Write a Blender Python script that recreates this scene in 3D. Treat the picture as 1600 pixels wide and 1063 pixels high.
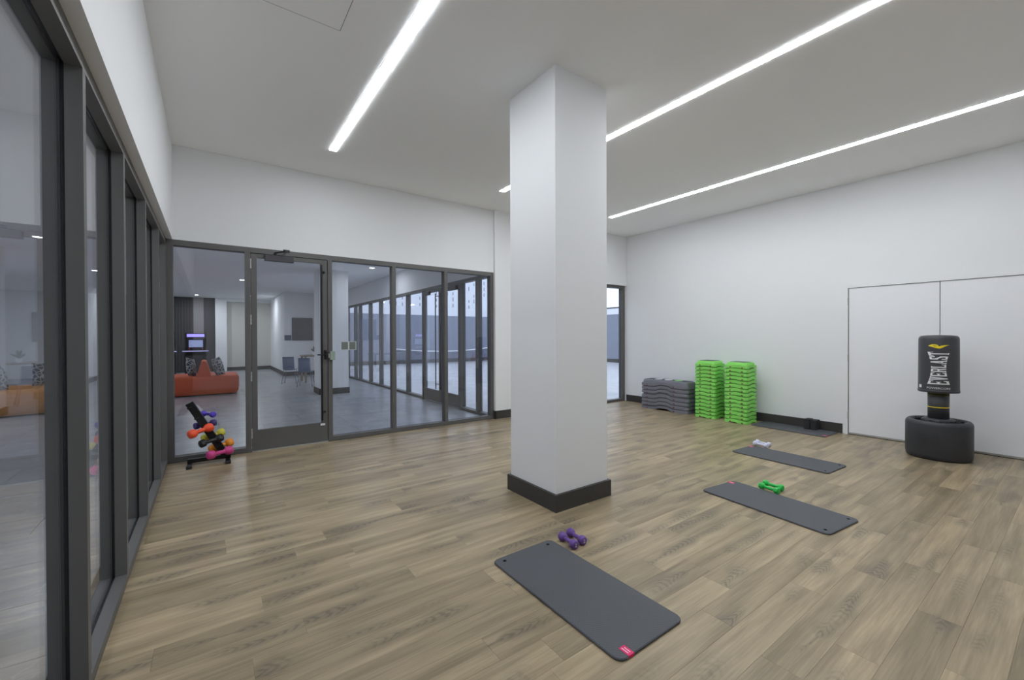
import bpy, bmesh, math, random
from mathutils import Matrix, Vector
random.seed(7)
scene = bpy.context.scene
for o in list(bpy.data.objects):
    bpy.data.objects.remove(o)
COL = scene.collection

# ------------------------------------------------------------------ camera
F_PX, YAW, PITCH, ROLL, CAM_H = 655.58, 0.6227, -0.0068, 0.0034, 1.45
R0 = Vector((math.cos(YAW), -math.sin(YAW), 0)); D0 = Vector((math.sin(YAW), math.cos(YAW), 0)); U0 = Vector((0, 0, 1))
Dv = D0 * math.cos(PITCH) + U0 * math.sin(PITCH); U1 = U0 * math.cos(PITCH) - D0 * math.sin(PITCH)
Rv = R0 * math.cos(ROLL) - U1 * math.sin(ROLL); Uv = R0 * math.sin(ROLL) + U1 * math.cos(ROLL)
cam_data = bpy.data.cameras.new('camera')
cam_data.sensor_fit = 'HORIZONTAL'; cam_data.sensor_width = 36.0
cam_data.lens = F_PX / 1600 * 36.0
cam_data.clip_start = 0.02; cam_data.clip_end = 200
cam = bpy.data.objects.new('camera', cam_data); COL.objects.link(cam)
M3 = Matrix((Rv, Uv, -Dv)).transposed()
cam.matrix_world = Matrix.Translation((0, 0, CAM_H)) @ M3.to_4x4()
scene.camera = cam

# ------------------------------------------------------------------ light and exposure
world = bpy.data.worlds.new('overcast_sky'); scene.world = world; world.use_nodes = True
bg = world.node_tree.nodes['Background']
bg.inputs[0].default_value = (0.80, 0.88, 1.0, 1); bg.inputs[1].default_value = 2.0
STRIP_POWER = 47.5        # ceiling light strips
DOWNLIGHT_W = 26.0        # lobby downlights
scene.view_settings.view_transform = 'Standard'
scene.view_settings.look = 'None'
scene.view_settings.gamma = 1.0
scene.view_settings.use_curve_mapping = False
scene.view_settings.exposure = 0.0
try:
    scene.cycles.transparent_max_bounces = 24
    scene.cycles.max_bounces = 10
    scene.cycles.diffuse_bounces = 6
    scene.cycles.sample_clamp_indirect = 6.0
except Exception:
    pass

# ------------------------------------------------------------------ materials
def srgb(r, g, b):
    def c(v):
        v /= 255
        return v / 12.92 if v <= .04045 else ((v + .055) / 1.055) ** 2.4
    return (c(r), c(g), c(b), 1)

def new_mat(name):
    m = bpy.data.materials.new(name); m.use_nodes = True
    nt = m.node_tree
    return m, nt, nt.nodes['Principled BSDF']

def plain(name, col, rough=.5, metal=0, spec=.5, noise=0.0, nscale=40, bump=0.0, bscale=200, emit=None, estr=0):
    m, nt, b = new_mat(name)
    b.inputs['Base Color'].default_value = col
    b.inputs['Roughness'].default_value = rough
    b.inputs['Metallic'].default_value = metal
    b.inputs['Specular IOR Level'].default_value = spec
    tc = nt.nodes.new('ShaderNodeTexCoord')
    if noise:
        n = nt.nodes.new('ShaderNodeTexNoise'); n.inputs['Scale'].default_value = nscale; n.inputs['Detail'].default_value = 4
        nt.links.new(tc.outputs['Object'], n.inputs['Vector'])
        mr = nt.nodes.new('ShaderNodeMapRange'); mr.inputs['To Min'].default_value = 1 - noise; mr.inputs['To Max'].default_value = 1 + noise
        nt.links.new(n.outputs['Fac'], mr.inputs['Value'])
        mx = nt.nodes.new('ShaderNodeVectorMath'); mx.operation = 'SCALE'
        mx.inputs[0].default_value = col[:3]
        nt.links.new(mr.outputs[0], mx.inputs['Scale'])
        nt.links.new(mx.outputs[0], b.inputs['Base Color'])
    if bump:
        n2 = nt.nodes.new('ShaderNodeTexNoise'); n2.inputs['Scale'].default_value = bscale
        nt.links.new(tc.outputs['Object'], n2.inputs['Vector'])
        bp = nt.nodes.new('ShaderNodeBump'); bp.inputs['Strength'].default_value = bump; bp.inputs['Distance'].default_value = .002
        nt.links.new(n2.outputs['Fac'], bp.inputs['Height']); nt.links.new(bp.outputs[0], b.inputs['Normal'])
    if emit:
        b.inputs['Emission Color'].default_value = emit; b.inputs['Emission Strength'].default_value = estr
    return m

def wood_floor():
    m, nt, b = new_mat('oak_plank'); L = nt.links.new; N = nt.nodes.new
    tc = N('ShaderNodeTexCoord'); oi = N('ShaderNodeObjectInfo')
    r1 = N('ShaderNodeMath'); r1.operation = 'MULTIPLY'; r1.inputs[1].default_value = 57.0; L(oi.outputs['Random'], r1.inputs[0])
    cb = N('ShaderNodeCombineXYZ'); L(r1.outputs[0], cb.inputs[0]); L(r1.outputs[0], cb.inputs[1])
    ad = N('ShaderNodeVectorMath'); L(tc.outputs['Object'], ad.inputs[0]); L(cb.outputs[0], ad.inputs[1])
    def mapped(sx, sy):
        mp = N('ShaderNodeMapping'); mp.inputs['Scale'].default_value = (sx, sy, 1); L(ad.outputs[0], mp.inputs[0]); return mp.outputs[0]
    # fine fibres
    n1 = N('ShaderNodeTexNoise'); n1.inputs['Scale'].default_value = 1; n1.inputs['Detail'].default_value = 6; n1.inputs['Roughness'].default_value = .62
    L(mapped(3.5, 95), n1.inputs['Vector'])
    # broad streaks
    n2 = N('ShaderNodeTexNoise'); n2.inputs['Scale'].default_value = 1; n2.inputs['Detail'].default_value = 3
    L(mapped(1.1, 14), n2.inputs['Vector'])
    # heart of the board: a wandering centre line with nested cathedral arcs
    def math_(op, p, q=None, clamp=False):
        n = N('ShaderNodeMath'); n.operation = op; n.use_clamp = clamp
        for i, v in enumerate((p, q)):
            if v is None: continue
            if isinstance(v, (int, float)): n.inputs[i].default_value = v
            else: L(v, n.inputs[i])
        return n.outputs[0]
    sx = N('ShaderNodeSeparateXYZ'); L(tc.outputs['Object'], sx.inputs[0])
    wn = N('ShaderNodeTexNoise'); wn.inputs['Scale'].default_value = 1; wn.inputs['Detail'].default_value = 1; L(mapped(1.6, 0), wn.inputs['Vector'])
    c0 = math_('MULTIPLY', math_('SUBTRACT', wn.outputs['Fac'], .5), .12)
    r2 = math_('MULTIPLY', math_('SUBTRACT', math_('FRACT', math_('MULTIPLY', oi.outputs['Random'], 13.7)), .5), .09)
    yc = math_('SUBTRACT', math_('SUBTRACT', sx.outputs[1], c0), r2)
    ya = math_('ABSOLUTE', yc)
    pn = N('ShaderNodeTexNoise'); pn.inputs['Scale'].default_value = 1; pn.inputs['Detail'].default_value = 3; L(mapped(5, 30), pn.inputs['Vector'])
    wd = N('ShaderNodeTexNoise'); wd.inputs['Scale'].default_value = 1; wd.inputs['Detail'].default_value = 1; L(mapped(2.6, 0), wd.inputs['Vector'])
    width = math_('MULTIPLY', math_('MAXIMUM', math_('SUBTRACT', wd.outputs['Fac'], .36), .02), .16)
    rel = math_('DIVIDE', ya, width)
    ph = math_('ADD', math_('ADD', math_('MULTIPLY', math_('MULTIPLY', rel, rel), 5.0), math_('MULTIPLY', sx.outputs[0], 120.0)), math_('MULTIPLY', pn.outputs['Fac'], 16.0))
    ring = N('ShaderNodeMapRange'); ring.inputs['From Min'].default_value = -.2; ring.inputs['From Max'].default_value = 1; L(math_('SINE', ph), ring.inputs['Value'])
    msk = N('ShaderNodeMapRange'); msk.interpolation_type = 'SMOOTHSTEP'; msk.inputs['From Min'].default_value = 1.25; msk.inputs['From Max'].default_value = .55; L(rel, msk.inputs['Value'])
    pr = N('ShaderNodeTexNoise'); pr.inputs['Scale'].default_value = 1; pr.inputs['Detail'].default_value = 1; L(mapped(1.3, 0.3), pr.inputs['Vector'])
    prm = N('ShaderNodeMapRange'); prm.interpolation_type = 'SMOOTHSTEP'; prm.inputs['From Min'].default_value = .44; prm.inputs['From Max'].default_value = .58; L(pr.outputs['Fac'], prm.inputs['Value'])
    hm = math_('MULTIPLY', msk.outputs[0], prm.outputs[0])
    rm_ = math_('MULTIPLY', ring.outputs[0], hm)
    # a soft greyed halo around the heart
    halo = N('ShaderNodeMapRange'); halo.interpolation_type = 'SMOOTHSTEP'; halo.inputs['From Min'].default_value = 3.0; halo.inputs['From Max'].default_value = .4; L(rel, halo.inputs['Value'])
    hal = math_('MULTIPLY', halo.outputs[0], prm.outputs[0])
    ramp = N('ShaderNodeValToRGB'); e = ramp.color_ramp.elements
    e[0].position = .30; e[0].color = srgb(136, 121, 97); e[1].position = .68; e[1].color = srgb(174, 156, 127)
    L(n2.outputs['Fac'], ramp.inputs[0])
    gmix = N('ShaderNodeMix'); gmix.data_type = 'RGBA'; L(math_('MULTIPLY', hal, .55), gmix.inputs[0]); L(ramp.outputs[0], gmix.inputs[6]); gmix.inputs[7].default_value = srgb(118, 108, 92)
    # plank to plank tone
    tone = N('ShaderNodeMapRange'); tone.inputs['To Min'].default_value = .80; tone.inputs['To Max'].default_value = 1.12; L(oi.outputs['Random'], tone.inputs['Value'])
    fib = N('ShaderNodeMapRange'); fib.inputs['From Min'].default_value = .3; fib.inputs['From Max'].default_value = .7
    fib.inputs['To Min'].default_value = .80; fib.inputs['To Max'].default_value = 1.11; L(n1.outputs['Fac'], fib.inputs['Value'])
    t2 = N('ShaderNodeMath'); t2.operation = 'MULTIPLY'; L(tone.outputs[0], t2.inputs[0]); L(fib.outputs[0], t2.inputs[1])
    rg = N('ShaderNodeMapRange'); rg.inputs['To Min'].default_value = 1; rg.inputs['To Max'].default_value = .66; L(rm_, rg.inputs['Value'])
    t3 = N('ShaderNodeMath'); t3.operation = 'MULTIPLY'; L(t2.outputs[0], t3.inputs[0]); L(rg.outputs[0], t3.inputs[1])
    sc = N('ShaderNodeVectorMath'); sc.operation = 'SCALE'; L(gmix.outputs[2], sc.inputs[0]); L(t3.outputs[0], sc.inputs['Scale'])
    L(sc.outputs[0], b.inputs['Base Color'])
    b.inputs['Roughness'].default_value = .34; b.inputs['Specular IOR Level'].default_value = .32
    bp = N('ShaderNodeBump'); bp.inputs['Strength'].default_value = .12; bp.inputs['Distance'].default_value = .0015
    L(n1.outputs['Fac'], bp.inputs['Height']); L(bp.outputs[0], b.inputs['Normal'])
    return m

def stone_tile(name, c0, c1, rough):
    m, nt, b = new_mat(name); L = nt.links.new; N = nt.nodes.new
    tc = N('ShaderNodeTexCoord'); oi = N('ShaderNodeObjectInfo')
    r1 = N('ShaderNodeMath'); r1.operation = 'MULTIPLY'; r1.inputs[1].default_value = 31.0; L(oi.outputs['Random'], r1.inputs[0])
    cb = N('ShaderNodeCombineXYZ'); L(r1.outputs[0], cb.inputs[0]); L(r1.outputs[0], cb.inputs[1])
    ad = N('ShaderNodeVectorMath'); L(tc.outputs['Object'], ad.inputs[0]); L(cb.outputs[0], ad.inputs[1])
    n = N('ShaderNodeTexNoise'); n.inputs['Scale'].default_value = 2.2; n.inputs['Detail'].default_value = 7; n.inputs['Roughness'].default_value = .6; n.inputs['Distortion'].default_value = .8
    L(ad.outputs[0], n.inputs['Vector'])
    ramp = N('ShaderNodeValToRGB'); e = ramp.color_ramp.elements
    e[0].position = .3; e[0].color = c0; e[1].position = .7; e[1].color = c1; L(n.outputs['Fac'], ramp.inputs[0])
    v = N('ShaderNodeTexNoise'); v.inputs['Scale'].default_value = 1.6; v.inputs['Detail'].default_value = 5; v.inputs['Distortion'].default_value = 1.2
    L(ad.outputs[0], v.inputs['Vector'])
    s = N('ShaderNodeMath'); s.operation = 'SUBTRACT'; s.inputs[1].default_value = .5; L(v.outputs['Fac'], s.inputs[0])
    a = N('ShaderNodeMath'); a.operation = 'ABSOLUTE'; L(s.outputs[0], a.inputs[0])
    mr = N('ShaderNodeMapRange'); mr.inputs['From Max'].default_value = .012; mr.inputs['To Min'].default_value = .35; mr.inputs['To Max'].default_value = 0; L(a.outputs[0], mr.inputs['Value'])
    mx = N('ShaderNodeMix'); mx.data_type = 'RGBA'; L(mr.outputs[0], mx.inputs[0]); L(ramp.outputs[0], mx.inputs[6]); mx.inputs[7].default_value = srgb(200, 200, 200)
    L(mx.outputs[2], b.inputs['Base Color']); b.inputs['Roughness'].default_value = rough
    return m

def glass_mat(name, tint):
    m = bpy.data.materials.new(name); m.use_nodes = True; nt = m.node_tree; nt.nodes.clear(); L = nt.links.new; N = nt.nodes.new
    out = N('ShaderNodeOutputMaterial'); mix = N('ShaderNodeMixShader'); tr = N('ShaderNodeBsdfTransparent'); gl = N('ShaderNodeBsdfGlossy')
    tr.inputs[0].default_value = tint; gl.inputs['Roughness'].default_value = 0.0; gl.inputs[0].default_value = (1, 1, 1, 1)
    geo = N('ShaderNodeNewGeometry'); mr = N('ShaderNodeMapRange'); mr.inputs['To Min'].default_value = 1.5; mr.inputs['To Max'].default_value = 1 / 1.5
    L(geo.outputs['Backfacing'], mr.inputs['Value'])
    fr = N('ShaderNodeFresnel'); L(mr.outputs[0], fr.inputs['IOR'])
    L(fr.outputs[0], mix.inputs[0]); L(tr.outputs[0], mix.inputs[1]); L(gl.outputs[0], mix.inputs[2]); L(mix.outputs[0], out.inputs[0])
    return m

def emissive(name, col, s):
    return plain(name, (0.8, 0.8, 0.8, 1), .5, emit=col, estr=s)

def mat_foam():
    m, nt, b = new_mat('exercise_mat_foam'); L = nt.links.new; N = nt.nodes.new
    b.inputs['Base Color'].default_value = srgb(76, 78, 83); b.inputs['Roughness'].default_value = .62
    tc = N('ShaderNodeTexCoord'); mp = N('ShaderNodeMapping'); mp.inputs['Rotation'].default_value = (0, 0, .785); mp.inputs['Scale'].default_value = (70, 70, 70)
    L(tc.outputs['Object'], mp.inputs[0])
    vo = N('ShaderNodeTexVoronoi'); vo.inputs['Scale'].default_value = 1; vo.inputs['Randomness'].default_value = 0; L(mp.outputs[0], vo.inputs['Vector'])
    mr = N('ShaderNodeMapRange'); mr.inputs['From Min'].default_value = .12; mr.inputs['From Max'].default_value = .3; mr.inputs['To Min'].default_value = 1; mr.inputs['To Max'].default_value = 0
    L(vo.outputs['Distance'], mr.inputs['Value'])
    bp = N('ShaderNodeBump'); bp.inputs['Strength'].default_value = .55; bp.inputs['Distance'].default_value = .002; L(mr.outputs[0], bp.inputs['Height']); L(bp.outputs[0], b.inputs['Normal'])
    return m

def patterned():
    m, nt, b = new_mat('patterned_cushion'); L = nt.links.new; N = nt.nodes.new
    tc = N('ShaderNodeTexCoord'); n = N('ShaderNodeTexVoronoi'); n.inputs['Scale'].default_value = 14; n.feature = 'DISTANCE_TO_EDGE'; L(tc.outputs['Object'], n.inputs['Vector'])
    ramp = N('ShaderNodeValToRGB'); e = ramp.color_ramp.elements; ramp.color_ramp.interpolation = 'CONSTANT'
    e[0].color = srgb(165, 170, 172); e[1].position = .09; e[1].color = srgb(62, 68, 74); L(n.outputs['Distance'], ramp.inputs[0])
    L(ramp.outputs[0], b.inputs['Base Color']); b.inputs['Roughness'].default_value = .9
    return m

def net_mat():
    m = bpy.data.materials.new('net_mesh'); m.use_nodes = True; nt = m.node_tree; L = nt.links.new; N = nt.nodes.new
    b = nt.nodes['Principled BSDF']; b.inputs['Base Color'].default_value = srgb(60, 62, 75); out = nt.nodes['Material Output']
    tr = N('ShaderNodeBsdfTransparent'); mix = N('ShaderNodeMixShader'); tc = N('ShaderNodeTexCoord')
    br = N('ShaderNodeTexBrick'); br.offset = 0; br.inputs['Scale'].default_value = 22; br.inputs['Brick Width'].default_value = .5; br.inputs['Row Height'].default_value = .5; br.inputs['Mortar Size'].default_value = .06
    mp = N('ShaderNodeMapping'); mp.inputs['Rotation'].default_value = (math.pi / 2, 0, 0); L(tc.outputs['Object'], mp.inputs[0]); L(mp.outputs[0], br.inputs['Vector'])
    L(br.outputs['Fac'], mix.inputs[0]); L(tr.outputs[0], mix.inputs[1]); L(b.outputs[0], mix.inputs[2]); L(mix.outputs[0], out.inputs[0])
    return m

MT = dict(
    wall=plain('white_paint', srgb(230, 231, 233), .75, spec=.2, bump=.02, bscale=300),
    ceil=plain('ceiling_paint', srgb(247, 248, 249), .85, spec=.1),
    door=plain('door_paint', srgb(234, 235, 239), .5, spec=.35),
    plank=wood_floor(), sub=plain('subfloor', srgb(58, 48, 38), .9, noise=.1),
    frame=plain('grey_anodised_frame', srgb(97, 96, 95), .45, metal=.1, spec=.4, noise=.03, nscale=8),
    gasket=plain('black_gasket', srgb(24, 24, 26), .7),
    base=plain('charcoal_baseboard', srgb(64, 62, 60), .5, spec=.35, noise=.04),
    glass=glass_mat('clear_glass', (.945, .96, .985, 1)),
    tile=stone_tile('grey_stone_tile', srgb(128, 130, 134), srgb(160, 162, 166), .28),
    ctile=stone_tile('court_tile', srgb(165, 167, 172), srgb(190, 192, 196), .6),
    grout=plain('grout', srgb(105, 107, 110), .9),
    strip=emissive('light_diffuser', (.905, .955, 1.0, 1), STRIP_POWER),
    alu=plain('brushed_steel', srgb(190, 190, 190), .35, metal=.8),
    whiteplastic=plain('white_plastic', srgb(225, 226, 228), .4),
    black=plain('black_plastic', srgb(30, 30, 32), .45, noise=.08, nscale=30),
    blackmetal=plain('black_metal', srgb(26, 26, 28), .4, metal=.3),
    dark=plain('dark_grey_metal', srgb(66, 64, 68), .45, metal=.3),
    foam=mat_foam(), hole=plain('hole_lining', srgb(25, 25, 27), .8),
    tag=plain('pink_label', srgb(214, 30, 98), .6), white=plain('white_print', srgb(228, 228, 230), .6), white2=plain('pale_pink_print', srgb(240, 190, 210), .6),
    green=plain('lime_plastic', srgb(134, 214, 98), .5, noise=.04, nscale=12, spec=.4),
    greyplastic=plain('grey_plastic', srgb(118, 118, 127), .5, noise=.05, nscale=12),
    greypad=plain('grey_rubber_pad', srgb(74, 76, 82), .8, bump=.2, bscale=400),
    red=plain('dark_red_tab', srgb(120, 40, 60), .6),
    purple=plain('purple_vinyl', srgb(100, 66, 140), .38), gdb=plain('green_vinyl', srgb(38, 186, 78), .4), wdb=plain('lavender_vinyl', srgb(205, 208, 228), .4),
    vinyl=plain('charcoal_vinyl', srgb(62, 62, 66), .42, bump=.1, bscale=60), basepl=plain('charcoal_moulded_plastic', srgb(50, 51, 55), .5, bump=.15, bscale=350),
    yellow=plain('yellow_print', srgb(235, 212, 30), .5), olive=plain('olive_band', srgb(118, 116, 40), .6),
    emb=plain('embossed_plastic', srgb(46, 47, 51), .45),
    pinkdb=plain('magenta_vinyl', srgb(200, 62, 130), .35), amber=plain('amber_vinyl', srgb(240, 150, 40), .35), yelldb=plain('yellow_vinyl', srgb(214, 205, 70), .35),
    reddb=plain('orange_vinyl', srgb(238, 84, 44), .35), viodb=plain('violet_vinyl', srgb(84, 62, 190), .35), dpur=plain('dark_purple_vinyl', srgb(70, 56, 120), .35),
    block=plain('black_foam', srgb(44, 44, 46), .85, bump=.2, bscale=300),
    orange=plain('burnt_orange_upholstery', srgb(186, 82, 48), .8, noise=.06, nscale=60), mustard=plain('mustard_upholstery', srgb(190, 128, 58), .85, noise=.06, nscale=60),
    cush=patterned(), seam=plain('seam_thread', srgb(120, 50, 30), .9),
    slat=plain('dark_wood_slat', srgb(72, 70, 72), .7, noise=.12, nscale=6), beige=plain('beige_wall', srgb(198, 197, 190), .8), doorgrey=plain('grey_door', srgb(134, 132, 132), .6),
    tv=plain('tv_screen', srgb(92, 91, 92), .3), sign=plain('sign_grey', srgb(108, 116, 112), .5), picture=plain('blue_grey_print', srgb(88, 96, 118), .5),
    chair=plain('blue_grey_shell', srgb(104, 116, 142), .55), wire=plain('steel_wire', srgb(120, 122, 126), .35, metal=.6), tabletop=plain('brown_wood', srgb(128, 112, 100), .5, noise=.1, nscale=8),
    leaf=plain('dull_green_leaf', srgb(90, 110, 84), .6),
    arcade=plain('arcade_black', srgb(34, 33, 38), .5), marquee=emissive('marquee_glow', srgb(150, 130, 250), 1.1), screen=emissive('screen_glow', srgb(120, 140, 205), .55),
    greenglow=emissive('green_glow', srgb(70, 210, 90), .7), panelglow=emissive('panel_glow', srgb(150, 150, 225), .6),
    court=plain('court_grey_wall', srgb(132, 138, 154), .8, noise=.03, nscale=1.5), courtpad=plain('court_pad', srgb(118, 124, 146), .7),
    screenw=plain('white_screen_panel', srgb(232, 234, 240), .7), slot=plain('slot_dark', srgb(72, 76, 92), .8), net=net_mat(),
    downl=emissive('downlight_lens', (1, .97, .92, 1), 14.0), strike=plain('strike_green_reflection', srgb(150, 168, 156), .35, metal=.4),  # strike colour has a greenish reflection painted in
)

# ------------------------------------------------------------------ mesh helpers
class MB:
    def __init__(self): self.v = []; self.f = []
    def add(self, vs, fs):
        n = len(self.v); self.v += [tuple(p) for p in vs]; self.f += [tuple(i + n for i in q) for q in fs]; return self
    def box(self, x0, x1, y0, y1, z0, z1, M=None, bev=0):
        if bev:
            bm = bmesh.new(); bmesh.ops.create_cube(bm, size=1)
            for q in bm.verts: q.co = Vector(((x0 + x1) / 2 + q.co.x * (x1 - x0), (y0 + y1) / 2 + q.co.y * (y1 - y0), (z0 + z1) / 2 + q.co.z * (z1 - z0)))
            bmesh.ops.bevel(bm, geom=bm.edges[:], offset=bev, segments=2, profile=.5, affect='EDGES')
            bm.verts.ensure_lookup_table()
            vs = [q.co.copy() for q in bm.verts]; fs = [[q.index for q in fc.verts] for fc in bm.faces]; bm.free()
        else:
            vs = [Vector(p) for p in ((x0, y0, z0), (x1, y0, z0), (x1, y1, z0), (x0, y1, z0), (x0, y0, z1), (x1, y0, z1), (x1, y1, z1), (x0, y1, z1))]
            fs = [(0, 3, 2, 1), (4, 5, 6, 7), (0, 1, 5, 4), (1, 2, 6, 5), (2, 3, 7, 6), (3, 0, 4, 7)]
        if M: vs = [M @ p for p in vs]
        return self.add(vs, fs)
    def lathe(self, prof, n=24, M=None, cap=True):
        """prof: list of (r, z) bottom to top"""
        vs = []; fs = []
        for r, z in prof:
            for k in range(n):
                a = 2 * math.pi * k / n; vs.append(Vector((r * math.cos(a), r * math.sin(a), z)))
        for i in range(len(prof) - 1):
            for k in range(n):
                k2 = (k + 1) % n; fs.append((i * n + k, i * n + k2, (i + 1) * n + k2, (i + 1) * n + k))
        if cap:
            fs.append(tuple(reversed(range(n)))); fs.append(tuple((len(prof) - 1) * n + k for k in range(n)))
        if M: vs = [M @ p for p in vs]
        return self.add(vs, fs)
    def rod(self, a, b, r, n=10, r2=None):
        a = Vector(a); b = Vector(b); d = b - a
        M = Matrix.Translation(a) @ d.to_track_quat('Z', 'Y').to_matrix().to_4x4()
        return self.lathe([(r, 0), (r if r2 is None else r2, d.length)], n, M)
    def loft(self, rings, cap0=True, cap1=True):
        n = len(rings[0]); vs = [p for rg in rings for p in rg]; fs = []
        for i in range(len(rings) - 1):
            for k in range(n):
                k2 = (k + 1) % n; fs.append((i * n + k, i * n + k2, (i + 1) * n + k2, (i + 1) * n + k))
        if cap0: fs.append(tuple(reversed(range(n))))
        if cap1: fs.append(tuple((len(rings) - 1) * n + k for k in range(n)))
        return self.add(vs, fs)
    def mesh(self, name, mat, smooth=False):
        me = bpy.data.meshes.new(name); me.from_pydata(self.v, [], self.f); me.materials.append(mat)
        if smooth:
            me.polygons.foreach_set('use_smooth', [True] * len(me.polygons))
            me.update()
        return me
    def build(self, name, mat, parent=None, smooth=False, loc=None, rot=None):
        return link(name, self.mesh(name, mat, smooth), parent, loc, rot)

def link(name, data, parent=None, loc=None, rot=None):
    o = bpy.data.objects.new(name, data); COL.objects.link(o)
    if parent: o.parent = parent
    if loc is not None: o.location = loc
    if rot is not None: o.rotation_euler = rot
    return o

def smooth_by_angle(o, deg=35):
    me = o.data; me.polygons.foreach_set('use_smooth', [True] * len(me.polygons))
    bm = bmesh.new(); bm.from_mesh(me)
    for e in bm.edges:
        if len(e.link_faces) == 2 and e.calc_face_angle(0) > math.radians(deg): e.smooth = False
    bm.to_mesh(me); bm.free(); return o

def tag(o, label, cat=None, group=None, kind=None):
    o['label'] = label
    if cat: o['category'] = cat
    if group: o['group'] = group
    if kind: o['kind'] = kind
    return o
def empty(name, loc, rz=0):
    o = link(name, None, None, loc, (0, 0, rz)); o.empty_display_size = .1; return o
def thing(name, label, cat, loc=(0, 0, 0), rz=0, group=None):
    return tag(empty(name, loc, rz), label, cat, group)
def struct_e(name, label, cat, loc=(0, 0, 0), rz=0):
    return tag(empty(name, loc, rz), label, cat, None, 'structure')
def struct(name, mb, mat, label, cat):
    return tag(mb.build(name, mat), label, cat, None, 'structure')
def rrect(hx, hy, r, z, n=6, zf=None):
    """rounded rectangle ring"""
    out = []
    for cxs, cys, a0 in ((1, 1, 0), (-1, 1, 90), (-1, -1, 180), (1, -1, 270)):
        for k in range(n + 1):
            a = math.radians(a0 + 90 * k / n)
            out.append(Vector((cxs * (hx - r) + r * math.cos(a), cys * (hy - r) + r * math.sin(a), z)))
    return out

# ------------------------------------------------------------------ dimensions (metres)
XL, XLB, XR, YB, YB2, ZC, ZS = -.412, -.353, 7.650, 6.256, 6.204, 3.700, 2.600
Y0 = -2.0            # wall behind the camera
XS = 4.074           # storefront of the lobby towards the court
ZLC = 3.2            # lobby ceiling

# ------------------------------------------------------------------ gym floor with planks
floor = struct('floor', MB().box(-.58, 7.8, Y0 - .1, YB + .12, -.08, -.0065), MT['sub'], 'wood-look plank floor of the exercise room in warm greyed oak', 'floor')
PW, PL, GAP = .1675, 1.22, .00025
ends = {0: 3.60, 1: 3.24, 2: 2.77, 3: 2.106, -1: 3.03}
plank_cache = {}
def plank_mesh(w, l):
    key = (round(w, 3), round(l, 3))
    if key not in plank_cache:
        b = .0005; hx, hy = l / 2 - GAP, w / 2 - GAP
        mb = MB(); lo = [Vector((sx * hx, sy * hy, -.006)) for sx, sy in ((-1, -1), (1, -1), (1, 1), (-1, 1))]
        mi = [Vector((p.x, p.y, -b)) for p in lo]; up = [Vector((p.x - math.copysign(b, p.x), p.y - math.copysign(b, p.y), 0)) for p in lo]
        mb.loft([lo, mi, up])
        plank_cache[key] = mb.mesh('plank', MT['plank'])
    return plank_cache[key]
rest = MB()
k = math.floor((Y0 - .548) / PW)
while True:
    ya = .548 + k * PW; yb = ya + PW
    if ya > YB - .001: break
    ya2, yb2 = max(ya, Y0), min(yb, YB)
    if yb2 - ya2 > .02:
        x = ends.get(k, random.uniform(0, PL))
        while x > XL: x -= PL
        while x < XR:
            xa, xb = max(x, XL), min(x + PL, XR)
            if xb - xa > .01:
                if ya2 > -.15:
                    link('plank', plank_mesh(yb2 - ya2, xb - xa), floor, ((xa + xb) / 2, (ya2 + yb2) / 2, 0))
                else:
                    rest.box(xa + GAP, xb - GAP, ya2 + GAP, yb2 - GAP, -.006, 0)
            x += PL
    k += 1
ro = rest.build('planks_beyond_view', MT['plank'], floor); ro['kind'] = 'stuff'

# ------------------------------------------------------------------ gym ceiling with light slots
LIGHTS = [(1.163, 1.25), (3.618, 3.705), (6.09, 6.177)]
LY0, LY1 = -.2, 5.355
cm = MB(); xs = [-.6] + [v for p in LIGHTS for v in p] + [XR + .15]
for i in range(0, len(xs), 2): cm.box(xs[i], xs[i + 1], Y0 - .1, YB + .2, ZC, ZC + .12)
for a, b in LIGHTS:
    cm.box(a, b, Y0 - .1, LY0, ZC, ZC + .12); cm.box(a, b, LY1, YB + .2, ZC, ZC + .12)
struct('ceiling', cm, MT['ceil'], 'flat white painted ceiling of the exercise room', 'ceiling')
light_labels = ['short-looking white strip light recessed in the ceiling left of the column', 'white strip light in the ceiling running behind the top of the column', 'white strip light in the ceiling nearest the right wall']
for (a, b), lb in zip(LIGHTS, light_labels):
    t = thing('linear_ceiling_light', lb, 'ceiling light', ((a + b) / 2, LY1, ZC), 0, 'linear ceiling lights')
    h = (b - a) / 2; ln = LY1 - LY0
    MB().box(-h, h, -ln, 0, .03, .1).build('housing', MT['whiteplastic'], t)
    mb = MB()
    mb.box(-h, -h + .004, -ln, 0, -.002, .03).box(h - .004, h, -ln, 0, -.002, .03).box(-h + .004, h - .004, -.004, 0, -.002, .03).box(-h + .004, h - .004, -ln, -ln + .004, -.002, .03)
    mb.build('trim', MT['whiteplastic'], t)
    n = 14; mb = MB()
    for i in range(n): mb.box(-h + .004, h - .004, -ln + .004 + (ln - .008) * i / n, -ln + .004 + (ln - .008) * (i + 1) / n, .006, .028)
    mb = MB().box(-h + .004, h - .004, -ln + .004, -.004, -.005, .028)
    mb.build('diffuser', MT['strip'], t)
t = thing('access_panel', 'square flush access panel in the ceiling left of the short strip light', 'ceiling panel', (.485, 2.94, ZC))
MB().box(-.297, .297, -.297, .297, -.002, 0).build('panel', MT['ceil'], t)
mb = MB()
for s in (-1, 1): mb.box(-.302, .302, s * .3 - .002, s * .3 + .002, -.001, 0).box(s * .3 - .002, s * .3 + .002, -.302, .302, -.001, 0)
mb.build('joint', MT['doorgrey'], t)

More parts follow.
